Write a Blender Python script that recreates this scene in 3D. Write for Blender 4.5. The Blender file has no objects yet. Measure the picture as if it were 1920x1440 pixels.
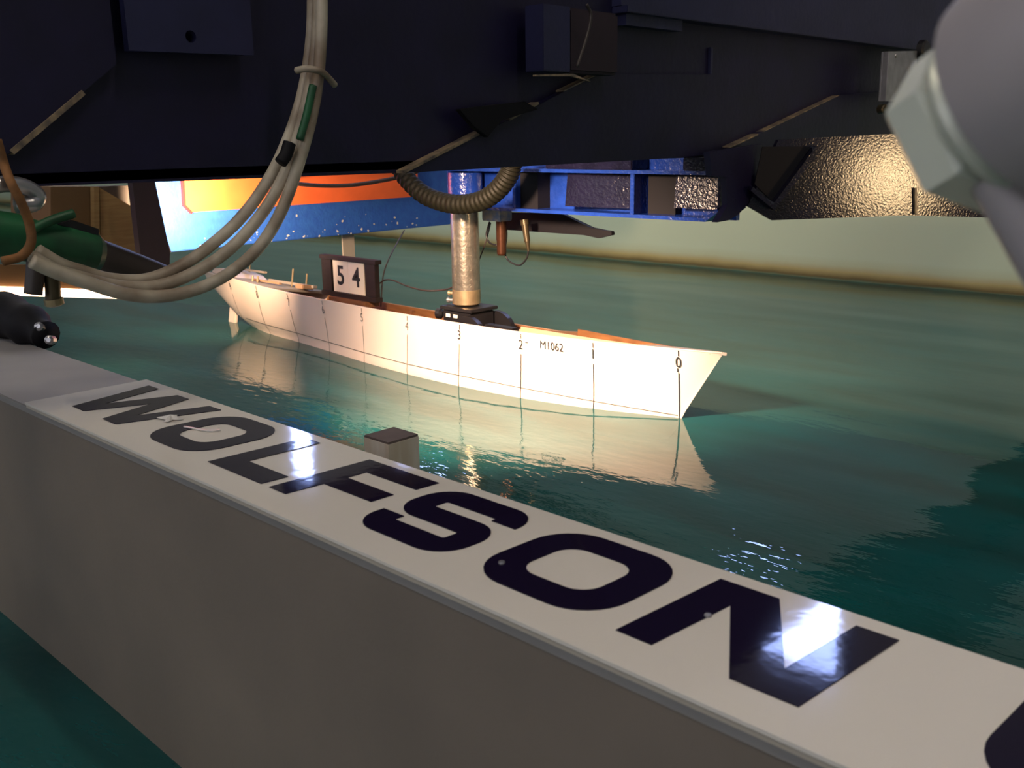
import bpy, bmesh, math, random
from mathutils import Vector, Matrix, noise as mnoise

random.seed(7)
scene = bpy.context.scene
COL = scene.collection

# ------------------------------------------------------------------ camera
# world: X runs along the tank (bow direction +), Y across it, Z up, water surface at z = 0
F_PX = 1843.82
CAM_X = Vector((0.71941575, 0.15775052, -0.67642867))    # world X in camera axes (right, down, forward)
CAM_Y = Vector((0.69443778, -0.18304474, 0.69588131))
CAM_Z = Vector((-0.01404107, -0.97036560, -0.24123319))
EYE = Vector((0.0, 0.0, 0.55))
cam_d = bpy.data.cameras.new('camera')
cam = bpy.data.objects.new('camera', cam_d)
COL.objects.link(cam)
cam_d.sensor_width = 36.0
cam_d.lens = 36.0 * F_PX / 1920.0
cam_d.clip_start = 0.01
cam_d.clip_end = 60
right = Vector((CAM_X[0], CAM_Y[0], CAM_Z[0]))
down = Vector((CAM_X[1], CAM_Y[1], CAM_Z[1]))
fwd = Vector((CAM_X[2], CAM_Y[2], CAM_Z[2]))
M = Matrix.Identity(4)
for i in range(3):
    M[i][0] = right[i]; M[i][1] = -down[i]; M[i][2] = -fwd[i]; M[i][3] = EYE[i]
cam.matrix_world = M
cam_d.dof.use_dof = True
cam_d.dof.focus_distance = 1.25
cam_d.dof.aperture_fstop = 19.0
scene.camera = cam

# ------------------------------------------------------------------ world, exposure
world = bpy.data.worlds.new('world'); scene.world = world
world.use_nodes = True
world.node_tree.nodes['Background'].inputs[0].default_value = (0.30, 0.36, 0.55, 1)
world.node_tree.nodes['Background'].inputs[1].default_value = 0.015
scene.view_settings.view_transform = 'Standard'
scene.view_settings.look = 'None'
scene.view_settings.gamma = 1.0
scene.view_settings.use_curve_mapping = False
scene.view_settings.exposure = 0.0

FLOOD_POWER = 165.0       # warm floodlight under the carriage, aimed at the model
BOX_POWER = 10.0          # lamp in the wooden housing on the left
BOW_POWER = 18.0
WALL_FILL_POWER = 14.0
WINDOW_FAR = 26.0
WINDOW_NEAR = 1.5
CEIL_FILL = 66.0


def at(px, py, X=None, Y=None, Z=None):
    """point of the place seen at a photo position, on the plane X=, Y= or Z="""
    d = right * (px - 960.0) + down * (py - 720.0) + fwd * F_PX
    if X is not None: t = (X - EYE.x) / d.x
    elif Y is not None: t = (Y - EYE.y) / d.y
    else: t = (Z - EYE.z) / d.z
    return EYE + d * t

# ------------------------------------------------------------------ materials
MATS = {}
def mat(name, col, rough=0.5, metal=0.0, spec=0.5, var=0.0, vscale=8.0, col2=None, bump=0.0, bscale=60.0,
        stretch=(1, 1, 1), coat=0.0, bdist=0.004, emit=None, estr=0.0, detail=4.0):
    if name in MATS: return MATS[name]
    m = bpy.data.materials.new(name); m.use_nodes = True
    nt = m.node_tree; b = nt.nodes['Principled BSDF']
    b.inputs['Base Color'].default_value = (*col, 1)
    b.inputs['Roughness'].default_value = rough
    b.inputs['Metallic'].default_value = metal
    b.inputs['Specular IOR Level'].default_value = spec
    b.inputs['Coat Weight'].default_value = coat
    b.inputs['Coat Roughness'].default_value = 0.05
    if emit:
        b.inputs['Emission Color'].default_value = (*emit, 1)
        b.inputs['Emission Strength'].default_value = estr
    tc = None
    if var or col2 or bump:
        tc = nt.nodes.new('ShaderNodeTexCoord')
        mp = nt.nodes.new('ShaderNodeMapping'); mp.inputs['Scale'].default_value = stretch
        nt.links.new(tc.outputs['Object'], mp.inputs[0])
    if var or col2:
        n = nt.nodes.new('ShaderNodeTexNoise'); n.inputs['Scale'].default_value = vscale; n.inputs['Detail'].default_value = detail
        nt.links.new(mp.outputs[0], n.inputs['Vector'])
        r = nt.nodes.new('ShaderNodeValToRGB')
        a = col if col2 is None else col
        c2 = col2 if col2 else tuple(c * (1 - var) for c in col)
        r.color_ramp.elements[0].position = 0.35; r.color_ramp.elements[1].position = 0.68
        r.color_ramp.elements[0].color = (*c2, 1); r.color_ramp.elements[1].color = (*a, 1)
        nt.links.new(n.outputs['Fac'], r.inputs[0]); nt.links.new(r.outputs[0], b.inputs['Base Color'])
    if bump:
        n2 = nt.nodes.new('ShaderNodeTexNoise'); n2.inputs['Scale'].default_value = bscale; n2.inputs['Detail'].default_value = 3
        nt.links.new(mp.outputs[0], n2.inputs['Vector'])
        bp = nt.nodes.new('ShaderNodeBump'); bp.inputs['Strength'].default_value = bump; bp.inputs['Distance'].default_value = bdist
        nt.links.new(n2.outputs['Fac'], bp.inputs['Height']); nt.links.new(bp.outputs[0], b.inputs['Normal'])
    MATS[name] = m
    return m

NAVY = (0.009, 0.006, 0.038)
mat('navy', NAVY, 0.45, var=0.35, vscale=14, bump=0.15, bscale=90)
mat('navy_plate', (0.022, 0.023, 0.075), 0.42, var=0.25, vscale=14, bump=0.15, bscale=90)
mat('navy_crinkle', (0.010, 0.009, 0.028), 0.16, spec=0.35, var=0.4, vscale=20, bump=1.0, bscale=140, bdist=0.0011)
mat('navy_glitter', (0.008, 0.007, 0.022), 0.12, spec=0.5, var=0.4, vscale=20, bump=1.0, bscale=260, bdist=0.00028)
mat('blue_gloss', (0.011, 0.045, 0.30), 0.2, spec=0.8, var=0.3, vscale=25, bump=0.8, bscale=130, bdist=0.0018)
mat('blue_board', (0.025, 0.10, 0.50), 0.45, col2=(0.03, 0.13, 0.55), vscale=40, bump=0.2, bscale=120)
mat('lit_worn_edge', (0.42, 0.30, 0.17), 0.4, col2=(0.10, 0.08, 0.07), vscale=60)
mat('worn_chip', (0.65, 0.66, 0.68), 0.5)
mat('orange', (0.90, 0.16, 0.045), 0.45, var=0.15, vscale=12)
mat('orange_edge_shade', (0.06, 0.008, 0.005), 0.7)
mat('grey_top', (0.30, 0.28, 0.265), 0.6, var=0.18, vscale=7)
mat('grey_beam', (0.215, 0.175, 0.14), 0.65, col2=(0.175, 0.145, 0.118), vscale=6, bump=0.05, bscale=200)
mat('sign_white', (0.76, 0.71, 0.64), 0.07, coat=0.1, bump=0.03, bscale=35)
mat('sign_core', (0.45, 0.40, 0.33), 0.6)
mat('letter_navy', (0.010, 0.006, 0.022), 0.06, spec=0.22, coat=0.0, bump=0.03, bscale=35)
mat('film', (0.75, 0.72, 0.68), 0.15, var=0.2, vscale=80)
mat('hull_white', (0.86, 0.71, 0.62), 0.35, spec=0.4, var=0.05, vscale=6)
mat('ink', (0.02, 0.02, 0.025), 0.5)
mat('pencil', (0.10, 0.095, 0.09), 0.6)
mat('wood', (0.24, 0.10, 0.03), 0.55, col2=(0.15, 0.06, 0.018), vscale=5, stretch=(3, 22, 22))
mat('wood_dark', (0.24, 0.10, 0.04), 0.6, col2=(0.14, 0.06, 0.025), vscale=5, stretch=(3, 22, 22))
mat('rim_wood', (0.42, 0.26, 0.16), 0.5, var=0.2, vscale=20)
mat('deck_grey', (0.36, 0.31, 0.27), 0.6, var=0.2, vscale=20)
mat('board_black', (0.022, 0.013, 0.012), 0.5, var=0.3, vscale=30, stretch=(1, 1, 6))
mat('card', (0.92, 0.84, 0.68), 0.5)
mat('galv', (0.62, 0.55, 0.46), 0.28, metal=0.9, var=0.3, vscale=60, bump=0.2, bscale=120)
mat('brass', (0.62, 0.47, 0.28), 0.35, metal=0.8, var=0.25, vscale=50)
mat('black', (0.012, 0.011, 0.013), 0.4, var=0.3, vscale=30)
mat('black_matt', (0.005, 0.0045, 0.007), 0.7, spec=0.25)
mat('post_dark', (0.030, 0.014, 0.024), 0.6, var=0.3, vscale=12)
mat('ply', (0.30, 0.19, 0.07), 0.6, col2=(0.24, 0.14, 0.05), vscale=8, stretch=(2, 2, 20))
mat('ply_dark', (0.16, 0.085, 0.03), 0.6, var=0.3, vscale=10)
mat('pale_box', (0.06, 0.045, 0.035), 0.6, var=0.3, vscale=30)
mat('cable_white', (0.62, 0.56, 0.44), 0.5, col2=(0.22, 0.16, 0.11), vscale=16, stretch=(1, 1, 1))
mat('hose_dark', (0.055, 0.040, 0.035), 0.45, var=0.4, vscale=25)
mat('hose_olive', (0.0060, 0.0056, 0.002), 0.6, spec=0.2, col2=(0.006, 0.0055, 0.003), vscale=40)
mat('green_tape', (0.012, 0.13, 0.045), 0.5, col2=(0.008, 0.05, 0.02), vscale=25)
mat('rope', (0.30, 0.13, 0.04), 0.8, var=0.5, vscale=60)
mat('steel', (0.55, 0.54, 0.55), 0.3, metal=0.85, var=0.25, vscale=40)
mat('nut_zinc', (0.62, 0.65, 0.56), 0.4, metal=0.25, var=0.1, vscale=30)
mat('grey_knob', (0.34, 0.31, 0.32), 0.5, var=0.1, vscale=30)
mat('copper', (0.11, 0.045, 0.025), 0.28, metal=0.7, var=0.3, vscale=60)
mat('connector', (0.09, 0.07, 0.04), 0.35, metal=0.6, var=0.3, vscale=60)
mat('probe_block', (0.52, 0.46, 0.40), 0.4, metal=0.4, col2=(0.16, 0.25, 0.48), vscale=60)
mat('post_wood', (0.78, 0.72, 0.62), 0.7, col2=(0.66, 0.56, 0.43), vscale=10, stretch=(8, 8, 1))
mat('post_end', (0.15, 0.115, 0.105), 0.8, var=0.2, vscale=40)
mat('grey_strip', (0.42, 0.38, 0.33), 0.5, var=0.1, vscale=20)
mat('hall_wall', (0.42, 0.43, 0.42), 0.8)
mat('hall_roof', (0.30, 0.31, 0.33), 0.8)
mat('frame_white', (0.6, 0.6, 0.6), 0.5)
mat('daylight', (0.6, 0.7, 0.9), 0.5, emit=(0.36, 0.47, 1.0), estr=WINDOW_FAR)
mat('daylight_near', (0.6, 0.7, 0.9), 0.5, emit=(0.95, 0.93, 1.0), estr=WINDOW_NEAR)
mat('tube_glow', (0.8, 0.8, 0.9), 0.5, emit=(1.0, 0.88, 0.72), estr=CEIL_FILL)
mat('warm_glow', (1, 0.9, 0.8), 0.5, emit=(1.0, 0.62, 0.36), estr=9.0)
mat('tank_floor', (0.16, 0.74, 0.72), 0.8, var=0.2, vscale=2)


def wall_material():
    m = bpy.data.materials.new('tank_wall_paint'); m.use_nodes = True
    nt = m.node_tree; b = nt.nodes['Principled BSDF']; b.inputs['Roughness'].default_value = 0.5
    geo = nt.nodes.new('ShaderNodeNewGeometry'); sep = nt.nodes.new('ShaderNodeSeparateXYZ')
    nt.links.new(geo.outputs['Position'], sep.inputs[0])
    n = nt.nodes.new('ShaderNodeTexNoise'); n.inputs['Scale'].default_value = 9; n.inputs['Detail'].default_value = 6
    nt.links.new(geo.outputs['Position'], n.inputs['Vector'])
    # scum line left on the paint just above the water
    ad = nt.nodes.new('ShaderNodeMath'); ad.operation = 'MULTIPLY_ADD'; ad.inputs[1].default_value = 0.015; ad.inputs[2].default_value = -0.015
    nt.links.new(n.outputs['Fac'], ad.inputs[0])
    ad2 = nt.nodes.new('ShaderNodeMath'); ad2.operation = 'ADD'
    nt.links.new(sep.outputs['Z'], ad2.inputs[0]); nt.links.new(ad.outputs[0], ad2.inputs[1])
    r = nt.nodes.new('ShaderNodeValToRGB')
    mr = nt.nodes.new('ShaderNodeMapRange'); mr.inputs['From Min'].default_value = -0.02; mr.inputs['From Max'].default_value = 0.08
    nt.links.new(ad2.outputs[0], mr.inputs['Value']); nt.links.new(mr.outputs[0], r.inputs[0])
    e = r.color_ramp.elements
    e[0].position = 0.0; e[0].color = (0.10, 0.30, 0.24, 1)
    e[1].position = 1.0; e[1].color = (0.60, 0.70, 0.54, 1)
    x = e.new(0.22); x.color = (0.14, 0.10, 0.03, 1)
    x = e.new(0.45); x.color = (0.48, 0.40, 0.18, 1)
    x = e.new(0.7); x.color = (0.56, 0.62, 0.44, 1)
    nt.links.new(r.outputs[0], b.inputs['Base Color'])
    return m

def water_material():
    m = bpy.data.materials.new('tank_water'); m.use_nodes = True
    nt = m.node_tree; nt.nodes.clear()
    out = nt.nodes.new('ShaderNodeOutputMaterial')
    tc = nt.nodes.new('ShaderNodeNewGeometry')
    def nz(scale, sx, sy, detail, rot=0.0):
        mp = nt.nodes.new('ShaderNodeMapping'); mp.inputs['Scale'].default_value = (sx, sy, 1); mp.inputs['Rotation'].default_value = (0, 0, rot)
        nt.links.new(tc.outputs['Position'], mp.inputs[0])
        n = nt.nodes.new('ShaderNodeTexNoise'); n.inputs['Scale'].default_value = scale; n.inputs['Detail'].default_value = detail
        nt.links.new(mp.outputs[0], n.inputs['Vector']); return n
    big = nz(1.8, 0.6, 1.7, 1.5, 0.15)
    fine = nz(30.0, 0.6, 1.4, 3.0, 0.5)
    b1 = nt.nodes.new('ShaderNodeBump'); b1.inputs['Strength'].default_value = 1.0; b1.inputs['Distance'].default_value = 0.009
    nt.links.new(big.outputs['Fac'], b1.inputs['Height'])
    b2 = nt.nodes.new('ShaderNodeBump'); b2.inputs['Strength'].default_value = 1.0; b2.inputs['Distance'].default_value = 0.0026
    sp_ = nt.nodes.new('ShaderNodeSeparateXYZ'); nt.links.new(tc.outputs['Position'], sp_.inputs[0])
    mk = nt.nodes.new('ShaderNodeMapRange'); mk.inputs['From Min'].default_value = 0.6; mk.inputs['From Max'].default_value = 1.5
    mk.inputs['To Min'].default_value = 1.0; mk.inputs['To Max'].default_value = 0.07
    nt.links.new(sp_.outputs['Y'], mk.inputs['Value'])
    ml = nt.nodes.new('ShaderNodeMath'); ml.operation = 'MULTIPLY'
    nt.links.new(fine.outputs['Fac'], ml.inputs[0]); nt.links.new(mk.outputs[0], ml.inputs[1])
    nt.links.new(ml.outputs[0], b2.inputs['Height']); nt.links.new(b1.outputs[0], b2.inputs['Normal'])
    gl = nt.nodes.new('ShaderNodeBsdfGlossy'); gl.inputs['Roughness'].default_value = 0.02
    gl.inputs['Color'].default_value = (0.92, 0.97, 0.95, 1)
    nt.links.new(b2.outputs[0], gl.inputs['Normal'])
    df = nt.nodes.new('ShaderNodeBsdfDiffuse'); df.inputs['Color'].default_value = (0.010, 0.14, 0.13, 1)
    rip_tone = nz(5.0, 0.5, 2.2, 6.0, 0.35)  # streaks put dark and bright ripple reflections into the body colour
    ar = nt.nodes.new('ShaderNodeValToRGB'); ar.color_ramp.elements[0].position = 0.36; ar.color_ramp.elements[1].position = 0.62
    ar.color_ramp.elements[0].color = (0.015, 0.076, 0.072, 1); ar.color_ramp.elements[1].color = (0.012, 0.116, 0.120, 1)
    nt.links.new(rip_tone.outputs['Fac'], ar.inputs[0]); nt.links.new(ar.outputs[0], df.inputs['Color'])
    tr = nt.nodes.new('ShaderNodeBsdfTransparent'); tr.inputs['Color'].default_value = (0.22, 0.52, 0.52, 1)
    mx = nt.nodes.new('ShaderNodeMixShader'); mx.inputs[0].default_value = 0.25
    nt.links.new(df.outputs[0], mx.inputs[1]); nt.links.new(tr.outputs[0], mx.inputs[2])
    fr = nt.nodes.new('ShaderNodeFresnel'); fr.inputs['IOR'].default_value = 1.33
    nt.links.new(b2.outputs[0], fr.inputs['Normal'])
    m2 = nt.nodes.new('ShaderNodeMixShader')
    nt.links.new(fr.outputs[0], m2.inputs[0]); nt.links.new(mx.outputs[0], m2.inputs[1]); nt.links.new(gl.outputs[0], m2.inputs[2])
    nt.links.new(m2.outputs[0], out.inputs['Surface'])
    return m
MATS['tank_wall'] = wall_material()
MATS['water'] = water_material()

# ------------------------------------------------------------------ mesh helpers
def tag(o, label=None, cat=None, group=None, kind=None):
    if label: o['label'] = label
    if cat: o['category'] = cat
    if group: o['group'] = group
    if kind: o['kind'] = kind
    return o

def link(name, me, material, parent=None, smooth=False):
    o = bpy.data.objects.new(name, me)
    COL.objects.link(o)
    if material: me.materials.append(MATS[material])
    if parent is not None: o.parent = parent
    if smooth:
        for p in me.polygons: p.use_smooth = True
    return o

def empty(name, label=None, cat=None, group=None, loc=(0, 0, 0)):
    o = bpy.data.objects.new(name, None); COL.objects.link(o); o.empty_display_size = 0.02
    tag(o, label, cat, group)
    return o

def bm_obj(name, bm, material, parent=None, smooth=False):
    me = bpy.data.meshes.new(name)
    bmesh.ops.recalc_face_normals(bm, faces=bm.faces)
    bm.to_mesh(me); bm.free()
    return link(name, me, material, parent, smooth)

def box_bm(bm, x0, x1, y0, y1, z0, z1, bevel=0.0):
    r = bmesh.ops.create_cube(bm, size=1.0)
    vs = r['verts']
    for v in vs:
        v.co = Vector(((x0 + x1) / 2 + v.co.x * (x1 - x0), (y0 + y1) / 2 + v.co.y * (y1 - y0), (z0 + z1) / 2 + v.co.z * (z1 - z0)))
    if bevel:
        es = list({e for v in vs for e in v.link_edges})
        bmesh.ops.bevel(bm, geom=es, offset=bevel, segments=2, affect='EDGES')
    return bm

def box(name, x0, x1, y0, y1, z0, z1, material, parent=None, bevel=0.0):
    return bm_obj(name, box_bm(bmesh.new(), x0, x1, y0, y1, z0, z1, bevel), material, parent)

def prism(name, pts, vec, material, parent=None, bevel=0.0):
    """solid: 3D outline swept by vec"""
    bm = bmesh.new(); v = Vector(vec)
    a = [bm.verts.new(Vector(p)) for p in pts]; b = [bm.verts.new(Vector(p) + v) for p in pts]
    bm.faces.new(a); bm.faces.new(list(reversed(b)))
    n = len(pts)
    for i in range(n): bm.faces.new((a[i], b[i], b[(i + 1) % n], a[(i + 1) % n]))
    if bevel: bmesh.ops.bevel(bm, geom=list(bm.edges), offset=bevel, segments=2, affect='EDGES')
    return bm_obj(name, bm, material, parent)

def catmull(pts, n=10):
    pts = [Vector(p) for p in pts]
    if len(pts) < 3: return pts
    P = [pts[0] * 2 - pts[1]] + pts + [pts[-1] * 2 - pts[-2]]
    out = []
    for i in range(1, len(P) - 2):
        a, b, c, d = P[i - 1], P[i], P[i + 1], P[i + 2]
        for k in range(n):
            t = k / n
            out.append(0.5 * ((2 * b) + (c - a) * t + (2 * a - 5 * b + 4 * c - d) * t * t + (3 * b - a - 3 * c + d) * t ** 3))
    out.append(pts[-1])
    return out

def tube_bm(bm, pts, rad, sides=10, cap=True):
    rads = rad if isinstance(rad, (list, tuple)) else [rad] * len(pts)
    if len(rads) < len(pts): rads = list(rads) + [rads[-1]] * (len(pts) - len(rads))
    rings = []; up = None
    for i, p in enumerate(pts):
        t = (pts[min(i + 1, len(pts) - 1)] - pts[max(i - 1, 0)]).normalized()
        if up is None:
            up = Vector((0, 0, 1)) if abs(t.z) < 0.9 else Vector((1, 0, 0))
        s = t.cross(up).normalized(); up = s.cross(t).normalized()
        rings.append([bm.verts.new(p + (s * math.cos(2 * math.pi * k / sides) + up * math.sin(2 * math.pi * k / sides)) * rads[i]) for k in range(sides)])
    for a, b in zip(rings, rings[1:]):
        for k in range(sides): bm.faces.new((a[k], a[(k + 1) % sides], b[(k + 1) % sides], b[k]))
    if cap:
        bm.faces.new(list(reversed(rings[0]))); bm.faces.new(rings[-1])
    return bm

def tube(name, pts, rad, material, parent=None, sides=10, n=10, spline=True):
    pts = catmull(pts, n) if spline else [Vector(p) for p in pts]
    return bm_obj(name, tube_bm(bmesh.new(), pts, rad, sides), material, parent, True)

def auto_smooth(o, ang=35):
    me = o.data
    bm = bmesh.new(); bm.from_mesh(me)
    for f in bm.faces: f.smooth = True
    for e in bm.edges:
        if len(e.link_faces) == 2 and e.calc_face_angle(0) > math.radians(ang): e.smooth = False
    bm.to_mesh(me); bm.free()

def lathe(name, base, axis, prof, material, parent=None, sides=24, ang=30):
    """profile of (distance along axis, radius)"""
    base = Vector(base); axis = Vector(axis).normalized()
    s = axis.cross(Vector((0.3, 0.2, 0.93))).normalized(); u = s.cross(axis)
    bm = bmesh.new(); rings = []
    for d, r in prof:
        rings.append([bm.verts.new(base + axis * d + (s * math.cos(2 * math.pi * k / sides) + u * math.sin(2 * math.pi * k / sides)) * max(r, 1e-5)) for k in range(sides)])
    for a, b in zip(rings, rings[1:]):
        for k in range(sides): bm.faces.new((a[k], a[(k + 1) % sides], b[(k + 1) % sides], b[k]))
    bm.faces.new(list(reversed(rings[0]))); bm.faces.new(rings[-1])
    o = bm_obj(name, bm, material, parent); auto_smooth(o, ang)
    return o

def fill2d(loops, thick):
    """flat outline loops (with holes) filled and given a thickness: mesh in local XY"""
    cu = bpy.data.curves.new('outline', 'CURVE'); cu.dimensions = '2D'; cu.fill_mode = 'BOTH'; cu.extrude = thick / 2
    for lp in loops:
        sp = cu.splines.new('POLY'); sp.points.add(len(lp) - 1)
        for p, q in zip(sp.points, lp): p.co = (q[0], q[1], 0, 1)
        sp.use_cyclic_u = True
    return curve_mesh(cu)

def curve_mesh(cu):
    ob = bpy.data.objects.new('outline', cu); COL.objects.link(ob)
    dg = bpy.context.evaluated_depsgraph_get(); dg.update()
    me = bpy.data.meshes.new_from_object(ob.evaluated_get(dg))
    bpy.data.objects.remove(ob); bpy.data.curves.remove(cu)
    return me

def text_mesh(s, size, thick=0.0, bold=0.0):
    cu = bpy.data.curves.new('outline', 'FONT'); cu.body = s; cu.size = size; cu.extrude = thick / 2; cu.offset = bold
    cu.align_x = 'CENTER'; cu.align_y = 'CENTER'; cu.resolution_u = 6
    return curve_mesh(cu)

def map_mesh(me, f):
    for v in me.vertices: v.co = f(v.co)
    me.update()
    return me

def round_rect(x0, x1, y0, y1, r, n=8):
    pts = []
    for cx, cy, a0 in ((x1 - r, y1 - r, 0), (x0 + r, y1 - r, 90), (x0 + r, y0 + r, 180), (x1 - r, y0 + r, 270)):
        for k in range(n + 1):
            a = math.radians(a0 + 90 * k / n); pts.append((cx + r * math.cos(a), cy + r * math.sin(a)))
    return pts

def stroke(path, width, r, n=8):
    """outline of a thick path whose corners are rounded"""
    P = [Vector(p) for p in path]; c = [P[0]]
    for i in range(1, len(P) - 1):
        a = (P[i - 1] - P[i]).normalized(); b = (P[i + 1] - P[i]).normalized()
        p0 = P[i] + a * r; p1 = P[i] + b * r; ctr = P[i] + (a + b) * r
        a0 = math.atan2(*(p0 - ctr).yx); a1 = math.atan2(*(p1 - ctr).yx)
        d = (a1 - a0 + math.pi) % (2 * math.pi) - math.pi
        for k in range(n + 1):
            an = a0 + d * k / n; c.append(ctr + Vector((math.cos(an), math.sin(an))) * r)
    c.append(P[-1])
    L, R = [], []
    for i, p in enumerate(c):
        t = (c[min(i + 1, len(c) - 1)] - c[max(i - 1, 0)]).normalized(); nrm = Vector((-t.y, t.x))
        L.append(p + nrm * width / 2); R.append(p - nrm * width / 2)
    return [tuple(p) for p in L + R[::-1]]

def interp(x, xs, ys):
    if x <= xs[0]: return ys[0]
    for i in range(1, len(xs)):
        if x <= xs[i]:
            t = (x - xs[i - 1]) / (xs[i] - xs[i - 1]); return ys[i - 1] + (ys[i] - ys[i - 1]) * t
    return ys[-1]

def hermite(x, xs, ys):
    """smooth monotone-ish interpolation"""
    n = len(xs)
    if x <= xs[0]: return ys[0]
    if x >= xs[-1]: return ys[-1]
    for i in range(1, n):
        if x <= xs[i]: break
    def slope(k):
        if k == 0: return (ys[1] - ys[0]) / (xs[1] - xs[0])
        if k == n - 1: return (ys[-1] - ys[-2]) / (xs[-1] - xs[-2])
        return (ys[k + 1] - ys[k - 1]) / (xs[k + 1] - xs[k - 1])
    h = xs[i] - xs[i - 1]; t = (x - xs[i - 1]) / h
    a, b = slope(i - 1) * h, slope(i) * h
    return ((2 * t ** 3 - 3 * t * t + 1) * ys[i - 1] + (t ** 3 - 2 * t * t + t) * a + (-2 * t ** 3 + 3 * t * t) * ys[i] + (t ** 3 - t * t) * b)

# ================================================================== THE SETTING
WALL_Y = 3.63
tag(box('wall_far', -16, 4, WALL_Y, WALL_Y + 0.3, -1.2, 0.62, 'tank_wall'), 'pale green painted tank wall with an ochre scum line above the water', kind='structure')
tag(box('wall_near', -16, 4, -0.75, -0.45, -1.2, 0.30, 'tank_wall'), 'pale tank wall on the near side', kind='structure')
tag(box('floor', -16, 4, -0.75, WALL_Y + 0.3, -1.3, -1.2, 'tank_floor'), 'teal painted tank floor', kind='structure')
tag(box('floor_walkway', -16, 4, WALL_Y + 0.3, 5.4, 0.4, 0.6, 'hall_wall'), 'concrete walkway beyond the tank', kind='structure')
tag(box('wall_tank_end', -16.2, -16, -0.75, WALL_Y + 0.3, -1.3, 0.6, 'tank_wall'), 'far end wall of the tank', kind='structure')
tag(box('wall_hall_far', -16, 5, 5.4, 5.6, 0.4, 4.6, 'hall_wall'), 'far side wall of the hall', kind='structure')
tag(box('wall_hall_near', -16, 5, -4.2, -4.0, 0.0, 4.6, 'hall_wall'), 'near side wall of the hall', kind='structure')
tag(box('wall_hall_left', -16.4, -16.2, -4.2, 5.6, -1.3, 4.6, 'hall_wall'), 'left end wall of the hall', kind='structure')
tag(box('wall_hall_right', 5, 5.2, -4.2, 5.6, -1.3, 4.6, 'hall_wall'), 'right end wall of the hall', kind='structure')
tag(box('floor_near_walkway', -16, 5, -4.0, -0.75, -0.1, 0.28, 'hall_wall'), 'concrete walkway on the near side', kind='structure')
tag(box('ceiling', -16.4, 5.2, -4.2, 5.6, 4.6, 4.75, 'hall_roof'), 'grey hall ceiling', kind='structure')

def window(idx, xc, y, w, z0, z1, side, glow):
    w_o = empty('window_%d' % idx); tag(w_o, 'high hall window full of bluish daylight', kind='structure')
    s = -1 if side > 0 else 1
    box('window_pane', xc - w / 2, xc + w / 2, y + s * 0.01, y + s * 0.02, z0, z1, glow, w_o)
    box('window_frame', xc - w / 2 - 0.05, xc + w / 2 + 0.05, y + s * 0.0, y + s * 0.05, z0 - 0.05, z0, 'frame_white', w_o)
    box('window_frame', xc - w / 2 - 0.05, xc + w / 2 + 0.05, y + s * 0.0, y + s * 0.05, z1, z1 + 0.05, 'frame_white', w_o)
    for xx in (xc - w / 2 - 0.05, xc + w / 2):
        box('mullion', xx, xx + 0.05, y + s * 0.0, y + s * 0.05, z0, z1, 'frame_white', w_o)
for i, xc in enumerate(((-2.9, 0.95), (-6.45, 0.40), (-8.2, 0.32))):
    window(i + 1, xc[0], 5.4, xc[1], 2.65, 3.35, 1, 'daylight')
for i, xc in enumerate((-6.0, -3.0, 0.0, 2.6)):
    window(i + 5, xc, -4.0, 2.0, 1.2, 3.6, -1, 'daylight_near')

# water: one murky teal surface with a gentle real wave train trailing the model
def wave(x, y):
    d = y - 1.603
    s = 0.0018 * math.sin(5.2 * x + 2.1 * y) * math.sin(1.9 * y - 0.6 * x + 0.7)
    s += 0.0012 * math.sin(9.5 * (x * 0.35 + abs(d)) + 1.0) * math.exp(-0.5 * abs(d))
    return s
bm = bmesh.new()
NX, NY = 170, 70
xs = [-16 + 19 * (i / NX) ** 0.7 for i in range(NX + 1)]
ys = [-0.45 + (WALL_Y + 0.45) * j / NY for j in range(NY + 1)]
g = [[bm.verts.new((x, y, wave(x, y))) for y in ys] for x in xs]
for i in range(NX):
    for j in range(NY): bm.faces.new((g[i][j], g[i + 1][j], g[i + 1][j + 1], g[i][j + 1]))
w = bm_obj('water', bm, 'water', smooth=True)
if w.data.polygons[0].normal.z < 0: w.data.flip_normals()
tag(w, 'still teal green tank water mirroring the white ship model', 'water', kind='stuff')

# ================================================================== GREY BEAM AND SIGN
SZ = 0.300
beam = empty('grey_beam', 'long grey box beam standing in the water under the lettered sign', 'beam')
box('side_wall', -4.5, 0.6, 0.350, 0.476, -0.25, 0.286, 'grey_beam', beam)
box('top_plate', -4.5, 0.6, 0.349, 0.477, 0.286, 0.294, 'grey_top', beam, 0.001)

sign = empty('lettered_sign', 'long glossy white sign with navy capital letters WOLFSON on the grey beam', 'sign')
bm = bmesh.new(); box_bm(bm, -1.022, 0.30, 0.3455, 0.4745, 0.2975, SZ - 0.0004, 0.0)
bm_obj('face_sheet', bm, 'sign_white', sign)
box('backing_board', -1.021, 0.30, 0.3462, 0.474, 0.2941, 0.2974, 'sign_core', sign)

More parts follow.
